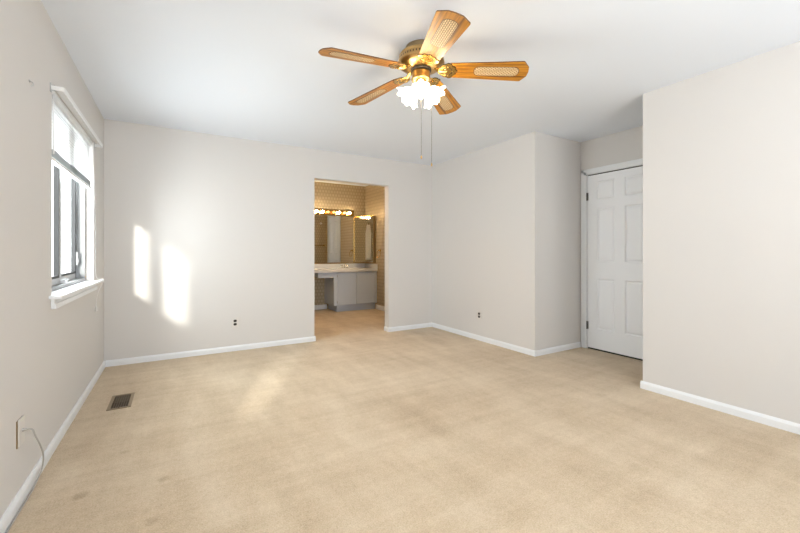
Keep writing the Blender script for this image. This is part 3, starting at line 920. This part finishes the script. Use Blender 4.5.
bm.faces.new(rings[-1])
obj('basin', bm, M['counter'], ct)
obj('backsplash', B((TX0, TX1, BY1 - 0.020, BY1 - 0.001, TZ1, 0.895), bev=0.003), M['counter'], ct)
obj('side_splash', B((TX1 - 0.018, TX1 + 0.001, TY0 + 0.004, BY1 - 0.020, TZ1, 0.895), bev=0.003), M['counter'], ct)

fc = thing('faucet', 'small chrome two-handle faucet on the vanity top', 'faucet', (2.93, 7.10, TZ1))
obj('base', B((2.85, 3.01, 7.075, 7.13, TZ1, TZ1 + 0.018), bev=0.006), M['chrome'], fc)
bm = bmesh.new()
tube(bm, smooth_curve([(2.93, 7.105, TZ1 + 0.015), (2.93, 7.10, TZ1 + 0.055), (2.93, 7.06, TZ1 + 0.075), (2.93, 7.01, TZ1 + 0.062), (2.93, 6.985, TZ1 + 0.045)]), 0.011, 12)
obj('spout', bm, M['chrome'], fc)
for dx in (-0.062, 0.062):
    bm = bmesh.new()
    lathe(bm, [(0, 0.016), (0.014, 0.018), (0.012, 0.035), (0.022, 0.045), (0.024, 0.06), (0.016, 0.07), (0, 0.072)], 20, Matrix.Translation((2.93 + dx, 7.10, TZ1)))
    obj('handle', bm, M['chrome'], fc)

# mirror, medicine cabinet, light bar
mi_ = thing('wall_mirror', 'wide frameless mirror on the bathroom far wall above the vanity', 'mirror', (2.4, BY1, 0.92))
obj('mirror_glass', B((1.45, 3.185, BY1 - 0.007, BY1 - 0.001, 0.922, 1.862)), M['mirror'], mi_)
obj('bottom_channel', B((1.45, 3.185, BY1 - 0.012, BY1 - 0.0005, 0.898, 0.922)), M['bronze'], mi_)

mc = thing('medicine_cabinet', 'mirrored medicine cabinet angled across the right bathroom corner', 'cabinet', (3.33, 7.0, 0.905))
PA, PB = Vector((3.19, BY1 - 0.012)), Vector((3.402, 6.742))
bm = bmesh.new()
prism(bm, [(PA.x, PA.y), (PB.x, PB.y), (BX1 - 0.001, PB.y), (BX1 - 0.001, PA.y)], 0.912, 1.860)
obj('cabinet_body', bm, M['bronze'], mc)
ud = (PB - PA).normalized(); nd = Vector((ud.y, -ud.x))
if nd.y > 0: nd = -nd
def face_slab(a, b, z0, z1, t0, t1):
    bm = bmesh.new()
    L_ = (PB - PA).length
    q = [PA + ud * (a * L_) + nd * t0, PA + ud * (b * L_) + nd * t0, PA + ud * (b * L_) + nd * t1, PA + ud * (a * L_) + nd * t1]
    prism(bm, [(p.x, p.y) for p in q], z0, z1)
    return bm
dr = obj('mirror_door', face_slab(0.03, 0.985, 0.930, 1.846, 0.0005, 0.008), M['mirror'], mc)
sub(dr, 'brass_edge', face_slab(0.0, 0.03, 0.912, 1.860, 0.0, 0.012), M['brass'])
sub(dr, 'top_trim', face_slab(0.03, 1.0, 1.846, 1.860, 0.0, 0.012), M['brass'])
sub(dr, 'bottom_trim', face_slab(0.03, 1.0, 0.908, 0.930, 0.0, 0.012), M['bronze'])

lb = thing('vanity_light_bar', 'brass vanity light bar with round bulbs above the mirror', 'light bar', (2.63, BY1, 1.92))
obj('backplate', B((2.10, 3.175, BY1 - 0.030, BY1, 1.868, 1.985), bev=0.006), M['brass'], lb)
xs = [2.258 + 0.1147 * k for k in range(8)]
for k, x in enumerate(xs):
    bm = bmesh.new()
    lathe(bm, [(0, 0.0), (0.024, 0.0), (0.024, 0.012), (0.016, 0.016), (0.016, 0.03), (0, 0.03)], 20, Matrix.Translation((x, BY1 - 0.030, 1.925)) @ Matrix.Rotation(PI / 2, 4, 'X'))
    so = obj('socket', bm, M['brass'], lb)
    bm = bmesh.new()
    bmesh.ops.create_uvsphere(bm, u_segments=20, v_segments=12, radius=0.026, matrix=Matrix.Translation((x, BY1 - 0.085, 1.925)))
    for f_ in bm.faces: f_.smooth = True
    sub(so, 'bulb', bm, M['bulb_dim'] if k in (3, 4, 6) else M['bulb_on'])

# towel ring, towel bar, robe hook
tr = thing('towel_ring', 'empty brass towel ring on the bathroom right wall beside vanity', 'towel ring', (BX1, 6.54, 1.16))
bm = bmesh.new()
lathe(bm, [(0, 0), (0.024, 0), (0.024, 0.006), (0.010, 0.012), (0.009, 0.04), (0.012, 0.046), (0, 0.05)], 20, Matrix.Translation((BX1, 6.54, 1.165)) @ Matrix.Rotation(-PI / 2, 4, 'Y'))
obj('post', bm, M['brass'], tr)
bm = bmesh.new()
pts = [(BX1 - 0.04 + 0.012 * math.cos(a), 6.54 + 0.072 * math.sin(a), 1.095 + 0.072 * math.cos(a)) for a in [2 * PI * k / 40 for k in range(41)]]
tube(bm, pts, 0.0045, 8, cap=False)
obj('ring', bm, M['brass'], tr)

tw = thing('bath_towel', 'long white towel on a hook, reflected in the angled bathroom cabinet', 'towel', (BX0, 6.955, 0.93))
bm = bmesh.new()
NY, NZ = 14, 12
def tow(side):
    rows = []
    for j in range(NZ + 1):
        z = 0.93 + 0.93 * j / NZ
        pinch = 1.0 if j < NZ - 3 else 1.0 - 0.16 * (j - NZ + 3)
        rows.append([bm.verts.new((BX0 + 0.030 + side * 0.012 + 0.010 * math.sin(i * 1.35 + 0.2 * j) * (1 - 0.03 * j), 6.955 + 0.078 * pinch * (2 * i / NY - 1), z)) for i in range(NY + 1)])
    return rows
Ra, Rb = tow(1), tow(-1)
for R_ in (Ra, Rb):
    for a_, b_ in zip(R_, R_[1:]):
        for i in range(NY):
            f_ = bm.faces.new((a_[i], a_[i + 1], b_[i + 1], b_[i])); f_.smooth = True
for i in range(NY):
    bm.faces.new((Ra[0][i], Ra[0][i + 1], Rb[0][i + 1], Rb[0][i])); bm.faces.new((Ra[-1][i], Ra[-1][i + 1], Rb[-1][i + 1], Rb[-1][i]))
for j in range(NZ):
    for i in (0, NY): bm.faces.new((Ra[j][i], Ra[j + 1][i], Rb[j + 1][i], Rb[j][i]))
obj('cloth', bm, M['towel'], tw)
bm = bmesh.new()
lathe(bm, [(0, 0), (0.018, 0), (0.018, 0.005), (0.007, 0.010), (0.007, 0.045), (0.012, 0.052), (0, 0.056)], 16, Matrix.Translation((BX0, 6.955, 1.868)) @ Matrix.Rotation(PI / 2, 4, 'Y'))
obj('hook', bm, M['brass'], tw)

tb = thing('towel_bar', 'bare brass towel bar reflected at the left of the bathroom mirror', 'towel bar', (3.1, BY0, 1.30))
bm = bmesh.new()
tube(bm, [(2.84, BY0 + 0.06, 1.305), (3.38, BY0 + 0.06, 1.305)], 0.010, 12)
obj('bar', bm, M['brass'], tb)
for x in (2.84, 3.38):
    obj('bracket', B((x - 0.014, x + 0.014, BY0, BY0 + 0.07, 1.288, 1.322), bev=0.004), M['brass'], tb)
bm = bmesh.new()
lathe(bm, [(0, 0), (0.028, 0), (0.028, 0.008), (0.012, 0.016), (0.012, 0.035), (0.024, 0.044), (0.022, 0.058), (0, 0.062)], 20, Matrix.Rotation(-PI / 2, 4, 'X'))
rh = obj('robe_hook', bm, M['plate_white']); rh.location = (3.30, BY0, 1.885)
tag(rh, 'small round white wall knob reflected high in the bathroom mirror', 'hook')

for o in list(bpy.data.objects):
    if '_base' in o: del o['_base']
